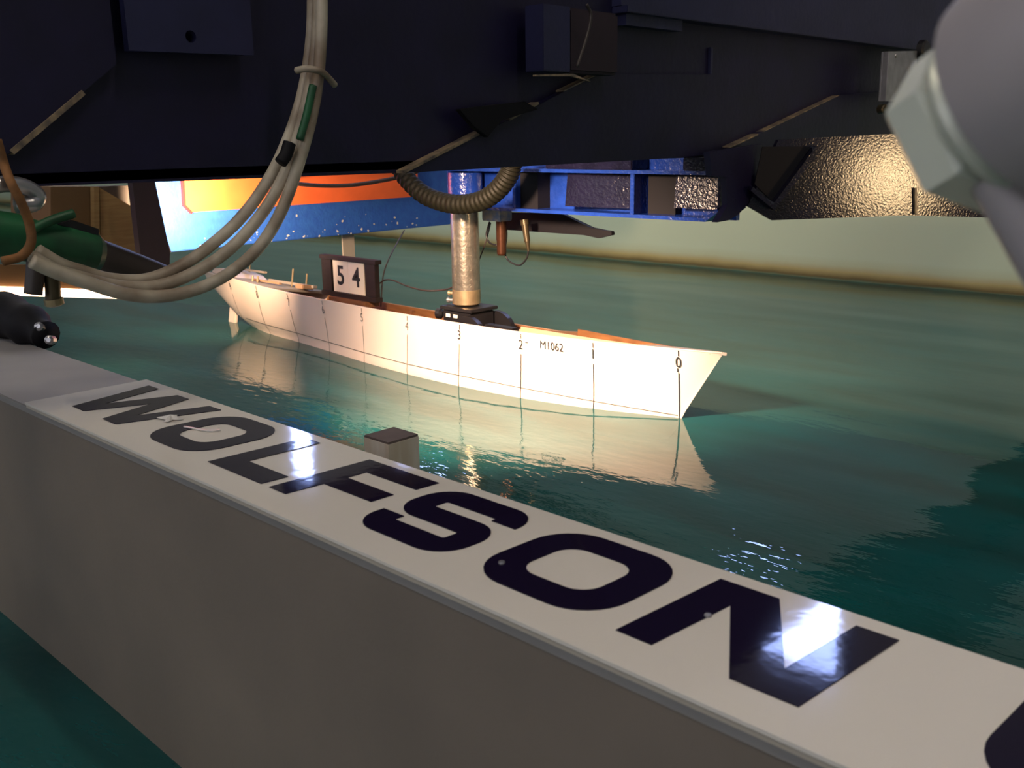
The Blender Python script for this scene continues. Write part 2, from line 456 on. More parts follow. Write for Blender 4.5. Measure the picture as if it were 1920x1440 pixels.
def letter(ch, loops):
    me = fill2d([[(x / 1000.0, y / 1000.0) for x, y in lp] for lp in loops], 0.0006)
    for v in me.vertices: v.co.z += SZ
    o = link('letter', me, 'letter_navy', sign)
    o['label'] = 'dark navy letter ' + ch
    return o
def shear(lp, k=0.05): return [(x + k * (y - 417), y) for x, y in lp]
letter('W', [[(-991, 462), (-969, 462), (-952.5, 397), (-928, 462), (-905, 462), (-886, 397), (-864, 462), (-842, 462), (-872, 371), (-900, 371), (-916.5, 428), (-941, 371), (-968, 371)]])
letter('O', [shear(round_rect(-826, -730, 371, 463, 31)), shear(round_rect(-803, -752, 393, 441, 15))])
letter('L', [[(-707, 372), (-628, 372), (-626, 395), (-683, 395), (-680, 463), (-702, 463)]])
letter('F', [[(-617, 372), (-595, 372), (-592, 404), (-535, 404), (-534, 424), (-590, 424), (-589, 442), (-530, 442), (-528, 463), (-612, 463)]])
letter('S', [shear(stroke([(-435, 436), (-435, 451.5), (-506, 451.5), (-506, 417.5), (-435, 417.5), (-435, 383), (-506, 383), (-506, 402)], 22, 13))])
letter('O', [shear(round_rect(-403, -303, 371, 463, 31)), shear(round_rect(-380, -326, 393, 441, 15))])
letter('N', [[(-289, 372.5), (-266, 372.5), (-260, 437), (-220, 371.5), (-184, 371.5), (-176, 461), (-199, 461), (-205, 397), (-244, 462), (-282, 462)]])
letter('U', [shear(stroke([(-101.5, 462), (-101.5, 383), (-29.5, 383), (-29.5, 462)], 23, 24))])
# torn film on the first O, rivets
tf0 = at(322, 786, Z=SZ)
bm = bmesh.new(); ring = []
for k in range(18):
    a = 2 * math.pi * k / 18; r = 0.0075 * (0.45 + random.random())
    ring.append(bm.verts.new((tf0.x + 1.5 * r * math.cos(a), tf0.y + 1.5 * r * math.sin(a), SZ + 0.0008 + 0.001 * random.random())))
c = bm.verts.new((tf0.x, tf0.y, SZ + 0.0045))
for k in range(18): bm.faces.new((ring[k], ring[(k + 1) % 18], c))
bm_obj('torn_film', bm, 'film', sign)['label'] = 'crumpled torn scrap of film on the first O'
tube('loose_thread', [at(x, y, Z=SZ + 0.0012) for x, y in ((345, 800), (362, 803), (378, 806), (396, 808), (414, 806))], 0.0009, 'film', sign, 6)
for rx, ry in ((-0.392, 0.392), (-0.262, 0.418)):
    lathe('rivet', (rx, ry, SZ + 0.0003), (0, 0, 1), [(0, 0.0022), (0.0008, 0.002), (0.0013, 0.0008)], 'steel', sign, 12)

# ================================================================== SHORT WOODEN POST BEYOND THE BEAM
po = empty('wooden_post', 'short square pale wooden post standing in the water behind the sign', 'post')
px0, px1, py0, py1 = -0.828, -0.786, 0.620, 0.662
box('shaft', px0, px1, py0, py1, -0.3, 0.239, 'post_wood', po)
box('end_grain', px0 + 0.0005, px1 - 0.0005, py0 + 0.0005, py1 - 0.0005, 0.239, 0.2415, 'post_end', po)

# ================================================================== SHIP MODEL
YC = 1.603
WLx = [-2.68, -2.62, -2.515, -2.33, -2.151, -1.973, -1.797, -1.615, -1.443, -1.355, -1.265, -1.175, -1.085]
WLh = [0.0, 0.018, 0.040, 0.062, 0.086, 0.107, 0.115, 0.110, 0.091, 0.076, 0.056, 0.030, 0.001]
DKx = [-2.875, -2.69, -2.515, -2.33, -2.151, -1.973, -1.797, -1.615, -1.443, -1.265, -1.175, -1.085, -1.03, -1.008]
DKh = [0.070, 0.088, 0.103, 0.115, 0.124, 0.130, 0.130, 0.125, 0.110, 0.083, 0.062, 0.036, 0.016, 0.0008]
SHx = [-2.875, -2.69, -2.55, -2.40, -2.23, -1.9, -1.5, -1.24, -1.008]
SHz = [0.147, 0.141, 0.135, 0.130, 0.1265, 0.1245, 0.126, 0.132, 0.1435]
BTx = [-2.875, -2.78, -2.68, -2.58, -2.35, -2.0, -1.5, -1.2, -1.10, -1.085, -1.008]
BTz = [0.084, 0.035, -0.004, -0.035, -0.065, -0.08, -0.08, -0.07, -0.045, 0.0, 0.1425]
def sheer(x): return hermite(x, SHx, SHz)
def bottom(x): return interp(x, BTx, BTz)
def hb(x, z):
    s = sheer(x); b = min(bottom(x), s - 0.001); d = hermite(x, DKx, DKh)
    p = interp(x, [-2.875, -2.5, -2.1], [0.5, 0.62, 1.1])
    if b >= 0: return d * max(0.0, min(1.0, (z - b) / (s - b))) ** p
    w_ = max(0.0, hermite(x, WLx, WLh))
    if z >= 0: return w_ + (d - w_) * min(1.0, z / s) ** p
    return w_ * math.sqrt(max(0.0, 1 - (z / b) ** 2))
ship = empty('ship_model', 'long white ship model with numbered stations floating in the tank', 'ship model')
HEEL = math.radians(-10.0)                                  # the model floats heeled away from the camera
Rh = Matrix.Rotation(HEEL, 4, 'X'); pv = Vector((0, YC, 0))
ship.location = pv - Rh @ pv; ship.rotation_euler = (HEEL, 0, 0)
bm = bmesh.new()
sx = [-2.875 + (2.875 - 1.008) * i / 110 for i in range(111)]
NV = 18
def section(x, side, inset=0.0, zmin=None):
    s = sheer(x); b = min(bottom(x), s - 0.001); z0 = b if zmin is None else max(zmin, b + 0.004)
    out = []
    for k in range(NV + 1):
        z = z0 + (s - z0) * (k / NV) ** 0.8
        out.append((x, YC + side * max(0.0004, hb(x, z) - inset), z))
    return out
rows = []
for x in sx:
    near = [bm.verts.new(p) for p in section(x, -1)]; far = [bm.verts.new(p) for p in section(x, 1)]
    rows.append(near[::-1] + far)
for a, b in zip(rows, rows[1:]):
    for k in range(len(a) - 1): bm.faces.new((a[k], a[k + 1], b[k + 1], b[k]))
bm.faces.new(rows[0])
bmesh.ops.remove_doubles(bm, verts=bm.verts, dist=0.0003)
hull = bm_obj('hull', bm, 'hull_white', ship); auto_smooth(hull, 50)
# inner lining and rim from the aft deck to the foredeck
IN = 0.011
XA, XF = -2.44, -1.20
sxi = [x for x in sx if XA <= x <= XF]
for side in (-1, 1):
    bm = bmesh.new(); prev = None
    for x in sxi:
        row = [bm.verts.new(p) for p in section(x, side, IN, 0.02)]
        if prev:
            for k in range(NV): bm.faces.new((prev[k], prev[k + 1], row[k + 1], row[k]))
        prev = row
    o = bm_obj('lining', bm, 'wood', ship, True)
    bm = bmesh.new(); prev = None
    for x in sx:
        s = sheer(x); a = hb(x, s)
        i = max(0.0002, a - IN)
        row = [bm.verts.new((x, YC + side * (a + 0.0006), s - 0.0012)), bm.verts.new((x, YC + side * (a + 0.0006), s + 0.0012)), bm.verts.new((x, YC + side * i, s + 0.0012)), bm.verts.new((x, YC + side * i, s - 0.0012))]
        if prev:
            for k in range(3): bm.faces.new((prev[k], prev[k + 1], row[k + 1], row[k]))
        prev = row
    bm_obj('rim', bm, 'hull_white' if side < 0 else 'rim_wood', ship)
bm = bmesh.new(); prev = None
for x in sxi:
    wv = max(0.003, hb(x, 0.02) - 0.004); row = [bm.verts.new((x, YC - wv, 0.022)), bm.verts.new((x, YC + wv, 0.022))]
    if prev: bm.faces.new((prev[0], prev[1], row[1], row[0]))
    prev = row
bm_obj('inner_floor', bm, 'wood_dark', ship)
def deck(name, x0, x1, dz, material, inset=0.002):
    bm = bmesh.new(); prev = None
    n = 14
    for i in range(n + 1):
        x = x0 + (x1 - x0) * i / n; a = max(0.0004, hb(x, sheer(x)) - inset); z = sheer(x) + dz
        row = [bm.verts.new((x, YC - a, z)), bm.verts.new((x, YC + a, z)), bm.verts.new((x, YC + a, z - 0.006)), bm.verts.new((x, YC - a, z - 0.006))]
        if prev:
            for k in range(4): bm.faces.new((prev[k], prev[(k + 1) % 4], row[(k + 1) % 4], row[k]))
        else: bm.faces.new(row)
        prev = row
    bm.faces.new(prev[::-1])
    return bm_obj(name, bm, material, ship)
deck('foredeck', -1.20, -1.0, 0.0015, 'deck_grey')
deck('aft_deck', -2.872, -2.44, 0.0015, 'deck_grey')
# raised inner planking forward of the tow fitting
for side in (-1, 1):
    bm = bmesh.new(); prev = None
    for i in range(25):
        x = -1.455 + (1.455 - 1.15) * i / 24; a = hb(x, sheer(x)); z = sheer(x); h = 0.011 * (1 - i / 24) + 0.0015
        y0 = YC + side * (a - 0.010); y1 = YC + side * (a - 0.018)
        row = [bm.verts.new((x, y0, z - 0.008)), bm.verts.new((x, y0, z + h)), bm.verts.new((x, y1, z + h)), bm.verts.new((x, y1, z - 0.008))]
        if prev:
            for k in range(4): bm.faces.new((prev[k], prev[(k + 1) % 4], row[(k + 1) % 4], row[k]))
        else: bm.faces.new(row)
        prev = row
    bm.faces.new(prev[::-1])
    bm_obj('bulwark_plank', bm, 'wood' if side > 0 else 'rim_wood', ship)
zs_ = (0.03, 0.06, 0.09, 0.12, sheer(-1.455) + 0.006)
ws_ = [max(0.01, hb(-1.455, min(z, 0.125)) - 0.013) for z in zs_]
prism('bulkhead', [(-1.462, YC - w_, z) for w_, z in zip(ws_, zs_)] + [(-1.462, YC + w_, z) for w_, z in list(zip(ws_, zs_))[::-1]], (0.007, 0, 0), 'rim_wood', ship)
for i, x in enumerate((-2.30, -2.06, -1.93, -1.60)):
    zr = (0.04, 0.065, 0.09, 0.118); ar_ = [hb(x, z) - 0.0115 for z in zr]
    prism('frame_rib', [(x - 0.006, YC + q, z) for q, z in zip(ar_, zr)] + [(x - 0.006, YC + q - 0.012, z) for q, z in list(zip(ar_, zr))[::-1]], (0.012, 0, 0), 'wood_dark', ship)
# station marks on both sides: tick, numeral, line down to the water
ST = [-1.087 - 0.1785 * i for i in range(10)]
def side_pt(x, z, side=-1, off=0.0013): return Vector((x, YC + side * (hb(x, z) + off), z))
def hull_strip(name, pts, wd, material, vertical):
    bm = bmesh.new(); prev = None
    for x, z in pts:
        if vertical: row = [bm.verts.new(side_pt(x - wd / 2, z)), bm.verts.new(side_pt(x + wd / 2, z))]
        else: row = [bm.verts.new(side_pt(x, z - wd / 2)), bm.verts.new(side_pt(x, z + wd / 2))]
        if prev: bm.faces.new((prev[0], row[0], row[1], prev[1]))
        prev = row
    return bm_obj(name, bm, material, ship)
for i, x in enumerate(ST):
    zt = sheer(x)
    lo = max(bottom(x) + 0.006, -0.02)
    n = 14
    zl = zt - 0.047
    hull_strip('station_line', [(x, lo + (zl - lo) * k / n) for k in range(n + 1)], 0.0021 if i < 3 else 0.0017, 'ink' if i < 4 else 'pencil', True)
    hull_strip('station_tick', [(x, zt - 0.0135 + 0.011 * k / 3) for k in range(4)], 0.0019, 'ink', True)
    if i == 0: hull_strip('station_tick', [(x - 0.002, zt - 0.046 + 0.008 * k / 3) for k in range(4)], 0.0024, 'ink', True)
    me = text_mesh(str(i), 0.030)
    def f(c, x=x, zt=zt): return side_pt(x + c.x * 0.8, zt - 0.027 + c.y, -1, 0.0022)
    link('numeral', map_mesh(me, f), 'ink' if i < 4 else 'pencil', ship)
me = text_mesh('M1062', 0.025)
link('model_number', map_mesh(me, lambda c: side_pt(-1.365 + c.x * 0.85, 0.107 + c.y, -1, 0.0022)), 'ink', ship)
hull_strip('station_tick', [(-1.425 - 0.008 * k / 3, 0.107) for k in range(4)], 0.0016, 'ink', False)
wlx = [-1.09 - 1.57 * k / 60 for k in range(61)]
hull_strip('drawn_waterline', [(x, interp(x, [-2.7, -1.8, -1.085], [0.024, 0.006, 0.005])) for x in wlx], 0.0016, 'pencil', False)
# rudder, stern gear
rud = bm_obj('rudder', box_bm(bmesh.new(), -2.815, -2.775, YC - 0.006, YC + 0.006, -0.05, 0.062, 0.003), 'hull_white', ship)
sb = [(-2.86, 0.143), (-2.70, 0.142), (-2.73, 0.155), (-2.80, 0.165), (-2.84, 0.161)]
prism('stern_block', [(x, YC - 0.055, z) for x, z in sb], (0, 0.11, 0), 'hull_white', ship, 0.002)
bm_obj('deck_batten', box_bm(bmesh.new(), -2.80, -2.64, YC + 0.00, YC + 0.012, 0.165, 0.171, 0.001), 'deck_grey', ship)
bm_obj('deck_batten', box_bm(bmesh.new(), -2.64, -2.50, YC - 0.035, YC - 0.025, 0.141, 0.147, 0.001), 'rim_wood', ship)
bm_obj('deck_batten', box_bm(bmesh.new(), -2.66, -2.42, YC + 0.03, YC + 0.045, 0.141, 0.149, 0.001), 'deck_grey', ship)
bm_obj('deck_block', box_bm(bmesh.new(), -2.47, -2.43, YC + 0.00, YC + 0.04, 0.136, 0.149, 0.002), 'rim_wood', ship)
for x, y, h in ((-2.77, YC + 0.03, 0.184), (-2.53, YC + 0.03, 0.19), (-2.62, YC - 0.05, 0.157), (-2.60, YC - 0.045, 0.157), (-2.5, YC + 0.06, 0.18), (-2.40, YC + 0.07, 0.151)):
    lathe('deck_peg', (x, y, 0.137), (0, 0, 1), [(0, 0.003), (h - 0.137, 0.003)], 'brass', ship, 8)

# ================================================================== RUN NUMBER BOARD
nb = empty('run_number_board', 'black frame holding two cream cards that read 54, standing on the ship model', 'number board')
BX0, BX1, BZ0, BZ1 = -2.288, -2.046, 0.1405, 0.247
box('back_panel', BX0 + 0.006, BX1 - 0.004, YC, YC + 0.010, BZ0, BZ1, 'board_black', nb)
box('top_rail', BX0 - 0.004, BX1 + 0.004, YC - 0.008, YC + 0.014, BZ1 - 0.010, BZ1 + 0.001, 'board_black', nb, 0.001)
box('bottom_rail', BX0, BX1 + 0.002, YC - 0.010, YC + 0.014, BZ0 - 0.004, BZ0 + 0.009, 'board_black', nb, 0.001)
box('side_rail', BX0 + 0.002, BX0 + 0.047, YC - 0.006, YC, BZ0 + 0.009, BZ1 - 0.010, 'board_black', nb, 0.001)
box('side_rail', BX1 - 0.046, BX1 - 0.002, YC - 0.006, YC, BZ0 + 0.009, BZ1 - 0.010, 'board_black', nb, 0.001)
box('mount_block', -2.24, -2.08, YC - 0.02, YC + 0.03, 0.120, BZ0 - 0.004, 'wood_dark', nb)
cx = [-2.236, -2.167, -2.098]
for k, ch in enumerate('54'):
    cd = box('number_card', cx[k] + 0.0005, cx[k + 1] - 0.0005, YC - 0.0035, YC - 0.0005, BZ0 + 0.010, BZ1 - 0.011, 'card', nb)
    cd['label'] = 'cream card with a black ' + ch
    me = text_mesh(ch, 0.074, 0.0006, 0.0012)
    m0 = (cx[k] + cx[k + 1]) / 2
    link('numeral', map_mesh(me, lambda c, m0=m0: Vector((m0 + c.x * 0.95, YC - 0.0040 - c.z, (BZ0 + BZ1) / 2 + c.y))), 'ink', cd)

# ================================================================== TOW POST AND FITTING
tp = empty('tow_post', 'galvanised round tow post coming down from the blue channel to the model', 'post')
PX = -1.706
lathe('tube', (PX, YC, 0.200), (0, 0, 1), [(0, 0.0335), (0.215, 0.0335)], 'galv', tp, 32)
lathe('collar', (PX, YC, 0.168), (0, 0, 1), [(0, 0.030), (0.003, 0.034), (0.036, 0.034), (0.040, 0.031)], 'brass', tp, 32)
lathe('clamp_screw', (PX - 0.03, YC - 0.012, 0.193), (-1, -0.5, 0), [(0, 0.004), (0.010, 0.004), (0.010, 0.006), (0.015, 0.006)], 'brass', tp, 10)
lathe('clamp_screw', (PX - 0.03, YC - 0.012, 0.176), (-1, -0.5, 0), [(0, 0.004), (0.012, 0.004), (0.012, 0.007), (0.018, 0.007)], 'steel', tp, 10)
tf = empty('tow_fitting', 'black tow fitting bolted in the model under the tow post', 'fitting')
box('top_flange', PX - 0.048, PX + 0.062, YC - 0.045, YC + 0.045, 0.1575, 0.1655, 'black', tf, 0.0015)
box('body', PX - 0.045, PX + 0.055, YC - 0.038, YC + 0.038, 0.118, 0.157, 'black', tf, 0.003)
for k in (0, 1):
    box('white_label', PX - 0.032 + 0.026 * k, PX - 0.018 + 0.026 * k, YC - 0.0395, YC - 0.0375, 0.1395, 0.1475, 'card', tf)
cheek = [(PX + 0.005, 0.105)] + [(PX + 0.055 + 0.056 * math.cos(math.radians(a)), 0.105 + 0.047 * math.sin(math.radians(a))) for a in range(180, -1, -15)]
prism('cheek_plate', [(x, YC - 0.055, z) for x, z in cheek[1:]], (0, 0.012, 0), 'black', tf)
prism('cheek_plate', [(x, YC + 0.043, z) for x, z in cheek[1:]], (0, 0.012, 0), 'black', tf)
for k in range(4):
    lathe('cheek_bolt', (PX + 0.025 + 0.018 * k, YC - 0.0552, 0.128 + 0.004 * (k % 2)), (0, -1, 0), [(0, 0.003), (0.002, 0.003)], 'steel', tf, 8)
box('base_slab', PX - 0.06, PX + 0.17, YC - 0.055, YC + 0.055, 0.085, 0.108, 'black_matt', tf, 0.002)
box('clevis', PX + 0.10, PX + 0.20, YC - 0.05, YC - 0.02, 0.108, 0.138, 'black', tf, 0.006)
lathe('knob', (PX - 0.052, YC - 0.03, 0.143), (-1, -0.3, 0), [(0, 0.006), (0.006, 0.013), (0.016, 0.013), (0.02, 0.008)], 'black', tf, 12)

# ================================================================== BLUE CHANNEL OVER THE MODEL (with its ribs)
ch_ = empty('blue_channel', 'glossy blue steel channel with welded ribs hanging over the bow', 'channel')
Y0 = 1.600
box('web', -1.80, -1.005, Y0 + 0.05, Y0 + 0.062, 0.395, 0.515, 'blue_gloss', ch_)
prism('bottom_flange', [(-1.80, Y0 - 0.01, 0.395), (-1.035, Y0 - 0.01, 0.395), (-1.003, Y0 - 0.01, 0.417), (-1.003, Y0 - 0.01, 0.424), (-1.040, Y0 - 0.01, 0.402), (-1.80, Y0 - 0.01, 0.402)], (0, 0.09, 0), 'blue_gloss', ch_)
prism('end_plate', [(-1.003, Y0 - 0.01, 0.417), (-1.003, Y0 - 0.01, 0.488), (-1.009, Y0 - 0.01, 0.488), (-1.009, Y0 - 0.01, 0.417)], (0, 0.09, 0), 'navy_crinkle', ch_)
box('top_flange', -1.80, -1.003, Y0 - 0.01, Y0 + 0.08, 0.481, 0.488, 'blue_gloss', ch_)
box('cap_block', -1.09, -1.004, Y0 - 0.008, Y0 + 0.07, 0.488, 0.513, 'navy_crinkle', ch_, 0.002)
box('cap_block', -1.44, -1.21, Y0 - 0.008, Y0 + 0.07, 0.4885, 0.510, 'navy_crinkle', ch_, 0.002)
for x in (-1.748, -1.535, -1.210):
    box('rib', x - 0.005, x + 0.005, Y0 - 0.006, Y0 + 0.05, 0.402, 0.481, 'blue_gloss', ch_, 0.001)
box('dark_panel', -1.196, -1.13, Y0 + 0.030, Y0 + 0.050, 0.402, 0.481, 'black_matt', ch_)
box('dark_panel', -1.530, -1.478, Y0 + 0.010, Y0 + 0.050, 0.402, 0.481, 'black_matt', ch_)
def tilt_panel(x0, x1, z0, z1, sx, sz):                      # tilt shaped to make the plates glint in the floodlight
    c = [(x0, z0), (x1, z0), (x1, z1), (x0, z1)]
    xm, zm = (x0 + x1) / 2, (z0 + z1) / 2
    prism('glint_panel', [(x, Y0 + 0.026 + sx * (x - xm) + sz * (z - zm), z) for x, z in c], (0, 0.006, 0), 'navy_crinkle', ch_)
tilt_panel(-1.125, -1.015, 0.416, 0.480, 0.10, 0.10)
tilt_panel(-1.40, -1.217, 0.410, 0.480, 0.12, 0.12)
lathe('post_socket', (PX, YC + 0.005, 0.402), (0, 0, 1), [(0, 0.040), (0.075, 0.040)], 'blue_gloss', ch_, 24)

# ================================================================== BLUE BAR AND ORANGE BOARD
bb = empty('blue_bar', 'bright blue cross bar with chipped paint behind the white cables', 'bar')
p = [(-2.5000, 1.2000, 0.5083), (-2.5000, 1.2617, 0.2700), (-2.5000, 2.2850, 0.2725), (-2.5000, 2.2917, 0.5083)]
prism('bar_plate', p, (-0.03, 0, 0), 'blue_board', bb, 0.002)
prism('left_flange', [(-2.5000, 1.1933, 0.5083), (-2.5000, 1.2550, 0.2700), (-2.5000, 1.2617, 0.2700), (-2.5000, 1.2000, 0.5083)], (0.012, 0, 0), 'black_matt', bb)
for k in range(46):
    y = random.uniform(1.33, 2.25); z = 0.27 + abs(random.gauss(0, 0.03)) + 0.003
    if z > 0.36: continue
    s = random.uniform(0.0015, 0.006); pts = []
    for q in range(6):
        a = 2 * math.pi * q / 6; r = s * random.uniform(0.4, 1.1); pts.append((-2.4998, y + r * math.cos(a), z + r * 0.9 * math.sin(a)))
    prism('paint_chip', pts, (0.0004, 0, 0), 'worn_chip', bb)
ob = empty('orange_board', 'bright orange board fixed on the blue cross bar', 'board')
pts = [(-2.4992, 1.3183, 0.5083), (-2.4992, 1.3150, 0.3917), (-2.4992, 1.3333, 0.3717), (-2.4992, 2.1333, 0.3742), (-2.4992, 2.1333, 0.5083)]
prism('board_face', pts, (0.012, 0, 0), 'orange', ob)
pts2 = [(-2.4992, 1.3125, 0.5083), (-2.4992, 1.3092, 0.3892), (-2.4992, 1.3300, 0.3675), (-2.4992, 1.3333, 0.3717), (-2.4992, 1.3150, 0.3917), (-2.4992, 1.3183, 0.5083)]
prism('board_edge_shade', pts2, (0.0125, 0, 0), 'orange_edge_shade', ob)  # dark red line: shadow around the board put into colour
gw = tube('grey_wire', [at(530, 338, X=-2.4850), at(545, 343, X=-2.4167), at(600, 348, X=-2.4167), at(660, 347, X=-2.4167), at(720, 338, X=-2.4167), at(765, 328, X=-2.4167), at(790, 318, X=-2.4167)], 0.006, 'hose_dark')
tag(gw, 'thin grey wire sagging in front of the orange board', 'wire')
gs = empty('hanging_strip', 'flat grey strip hanging from the blue bar behind the number board', 'strip')
box('blade', -2.538, -2.533, 1.855, 1.90, -0.10, 0.34, 'grey_strip', gs)
box('clamp', -2.5329, -2.5301, 1.845, 1.91, 0.275, 0.34, 'steel', gs)

# ================================================================== LAMP HOUSING ON THE LEFT
lb = empty('lamp_housing', 'brown plywood lamp housing hanging at the left above the water', 'lamp')
prism('shaded_side', [at(95, 350, X=-2.4167), at(186, 350, X=-2.4167), at(190, 470, X=-2.4167), at(95, 455, X=-2.4167)], (-0.25, 0, 0), 'ply_dark', lb)  # darker ply: the shade on this side is put into its colour
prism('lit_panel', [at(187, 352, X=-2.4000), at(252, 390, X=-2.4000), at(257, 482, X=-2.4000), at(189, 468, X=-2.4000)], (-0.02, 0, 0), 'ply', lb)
prism('corner_post', [at(176, 350, X=-2.3917), at(186, 350, X=-2.3917), at(187, 455, X=-2.3917), at(177, 450, X=-2.3917)], (-0.02, 0, 0), 'ply', lb)
prism('pale_packing', [at(184, 350, X=-2.4333), at(243, 348, X=-2.4333), at(246, 400, X=-2.4333), at(190, 362, X=-2.4333)], (-0.05, 0, 0), 'pale_box', lb)
prism('brace', [at(105, 418, X=-2.3833), at(245, 478, X=-2.3833), at(250, 490, X=-2.3833), at(105, 432, X=-2.3833)], (-0.03, 0, 0), 'ply', lb)
prism('bottom_rail', [at(-60, 495, X=-2.4167), at(262, 500, X=-2.4167), at(255, 545, X=-2.4167), at(-60, 535, X=-2.4167)], (-0.02, 0, 0), 'ply_dark', lb)
prism('lamp_tube', [at(-60, 535, X=-2.4083), at(195, 547, X=-2.4083), at(252, 561, X=-2.4083), at(-60, 552, X=-2.4083)], (-0.06, 0, 0), 'warm_glow', lb)
prism('lit_board_sliver', [at(257, 418, X=-2.4417), at(267, 415, X=-2.4417), at(266, 496, X=-2.4417), at(253, 492, X=-2.4417)], (-0.02, 0, 0), 'warm_glow', lb)  # lit back board beside the box, its brightness put in as emission
hp = empty('dark_hanging_plate', 'dark tapered steel plate hanging left of the orange board', 'plate')
prism('plate', [at(243, 295, X=-2.2500), at(281, 295, X=-2.2500), at(319, 473, X=-2.2500), at(317, 522, X=-2.2500), at(266, 500, X=-2.2500)], (-0.025, 0, 0), 'post_dark', hp)
box('hanger_strap', -2.499, -2.272, 1.205, 1.222, 0.478, 0.485, 'post_dark', hp)
l = bpy.data.lights.new('box_lamp', 'AREA'); l.shape = 'DISK'; l.size = 0.10; l.spread = math.radians(138); l.energy = BOX_POWER; l.color = (1.0, 0.66, 0.40)
lo_ = bpy.data.objects.new('box_lamp', l); COL.objects.link(lo_); lo_.parent = lb
lo_.location = (-2.3167, 1.1833, 0.3750)
lo_.rotation_euler = (Vector((-2.5, 1.36, 0.425)) - lo_.location).to_track_quat('-Z', 'Y').to_euler()

# ================================================================== NAVY CROSS BEAM (near carriage girder)
cb = empty('navy_cross_beam', 'deep dark navy carriage girder spanning the top of the view', 'girder')
XB = -1.0
prism('web', [(XB, 0.10, 0.514), (XB, 0.82, 0.5105), (XB, 1.33, 0.515), (XB, 1.57, 0.519), (XB, 4.2, 0.54), (XB, 4.2, 1.15), (XB, 0.10, 1.15)], (-0.012, 0, 0), 'navy', cb)
box('bottom_flange', XB - 0.10, XB + 0.0, 0.10, 1.57, 0.515, 0.525, 'navy', cb)
# proud lower gusset plates, light along their edges painted on as tan strips
def gusset(pts, mt='navy_plate', d=0.014):
    return prism('gusset', [(XB, y, z) for y, z in pts], (d, 0, 0), mt, cb, 0.0008)
gusset([(0.822, 0.5108), (1.215, 0.645), (1.535, 0.655), (1.535, 0.5185), (1.33, 0.515)], 'navy')
gusset([(1.580, 0.529), (1.998, 0.630), (2.6, 0.66), (2.6, 0.525)], 'navy')
gusset([(0.10, 0.53), (0.350, 0.543), (0.462, 0.627), (0.462, 0.78), (0.10, 0.78)], 'navy')
def lit_edge_strip(a, b, wd=0.0035, mt='lit_worn_edge'):
    a = Vector(a); b = Vector(b); t = (b - a).normalized(); n = Vector((-t.y, t.x)) * wd / 2
    return prism('lit_edge_strip', [(XB, *(a - n)), (XB, *(b - n)), (XB, *(b + n)), (XB, *(a + n))], (0.0165, 0, 0), mt, cb)
lit_edge_strip((0.822, 0.512), (0.985, 0.5685)); lit_edge_strip((1.015, 0.577), (1.075, 0.600)); lit_edge_strip((1.13, 0.618), (1.205, 0.643), 0.002)
lit_edge_strip((0.352, 0.545), (0.425, 0.600), 0.005); lit_edge_strip((1.585, 0.531), (1.68, 0.553), 0.0025); lit_edge_strip((1.70, 0.558), (1.995, 0.629), 0.001)
box('weld_seam', XB, XB + 0.006, 1.528, 1.536, 0.525, 0.70, 'navy_plate', cb, 0.001)
box('upper_ledge', XB, XB + 0.030, 1.26, 4.2, 0.735, 0.745, 'navy_plate', cb, 0.001)
box('upper_plate', XB, XB + 0.018, 1.26, 4.2, 0.7455, 1.15, 'navy_plate', cb)  # lighter navy: brighter lighting up here is put into its colour
box('hang_tab', XB, XB + 0.020, 1.27, 1.42, 0.718, 0.735, 'navy_plate', cb)
# plate with a bolt hole, upper left
me = fill2d([[(0.470, 0.640), (0.610, 0.642), (0.610, 0.79), (0.470, 0.79)], [(0.5375 + 0.006 * math.cos(-k * math.pi / 8), 0.657 + 0.006 * math.sin(-k * math.pi / 8)) for k in range(16)]], 0.010)
map_mesh(me, lambda c: Vector((XB + 0.021 + c.z, c.x, c.y)))
link('drilled_plate', me, 'navy_plate', cb)
# bracket box with a cable tail
cbx = empty('junction_bracket', 'navy bracket box with a loose black wire under the girder top', 'bracket')
box('side_plate', XB + 0.016, XB + 0.050, 1.083 - 0.035, 1.142 - 0.037, 0.641, 0.728, 'navy_plate', cbx, 0.001)
box('front_cover', XB + 0.016, XB + 0.046, 1.142 - 0.036, 1.22, 0.641, 0.728, 'post_dark', cbx, 0.004)
prism('torn_lip', [at(1003, 140, X=-0.95), at(1075, 138, X=-0.95), at(1108, 153, X=-0.95), at(1070, 143, X=-0.95), at(1003, 143, X=-0.95)], (-0.004, 0, 0), 'lit_worn_edge', cbx)
tube('wire_tail', [at(1100, 8, X=-0.93), at(1108, 30, X=-0.93), at(1100, 70, X=-0.93), at(1082, 125, X=-0.93)], 0.0022, 'hose_dark', cbx, 8)
# tie/lump on the gusset edge
prism_pts = [at(895, 200, X=-0.975), at(985, 190, X=-0.975), at(1010, 205, X=-0.975), at(940, 225, X=-0.975), at(915, 258, X=-0.975), at(890, 240, X=-0.975), at(860, 205, X=-0.975)]
tag(prism('rubber_flap', prism_pts, (-0.008, 0, 0), 'black_matt', None, 0.001), 'torn black rubber flap hanging over the girder gusset edge', 'flap')

# dark rounded bracket and crinkle-painted bracket on the right
rb = empty('dark_lobed_bracket', 'dark rounded steel bracket between the channel and the right panel', 'bracket')
lobe = [at(x, y, X=-0.955) for x, y in ((1330, 285), (1335, 330), (1362, 332), (1364, 385), (1345, 417), (1366, 413), (1385, 402), (1402, 382), (1412, 360), (1428, 300), (1432, 270))]
prism('lobe_plate', lobe, (-0.012, 0, 0), 'navy', rb)
rp = empty('crinkle_bracket', 'dark navy crinkle painted steel bracket catching warm light at the right', 'bracket')
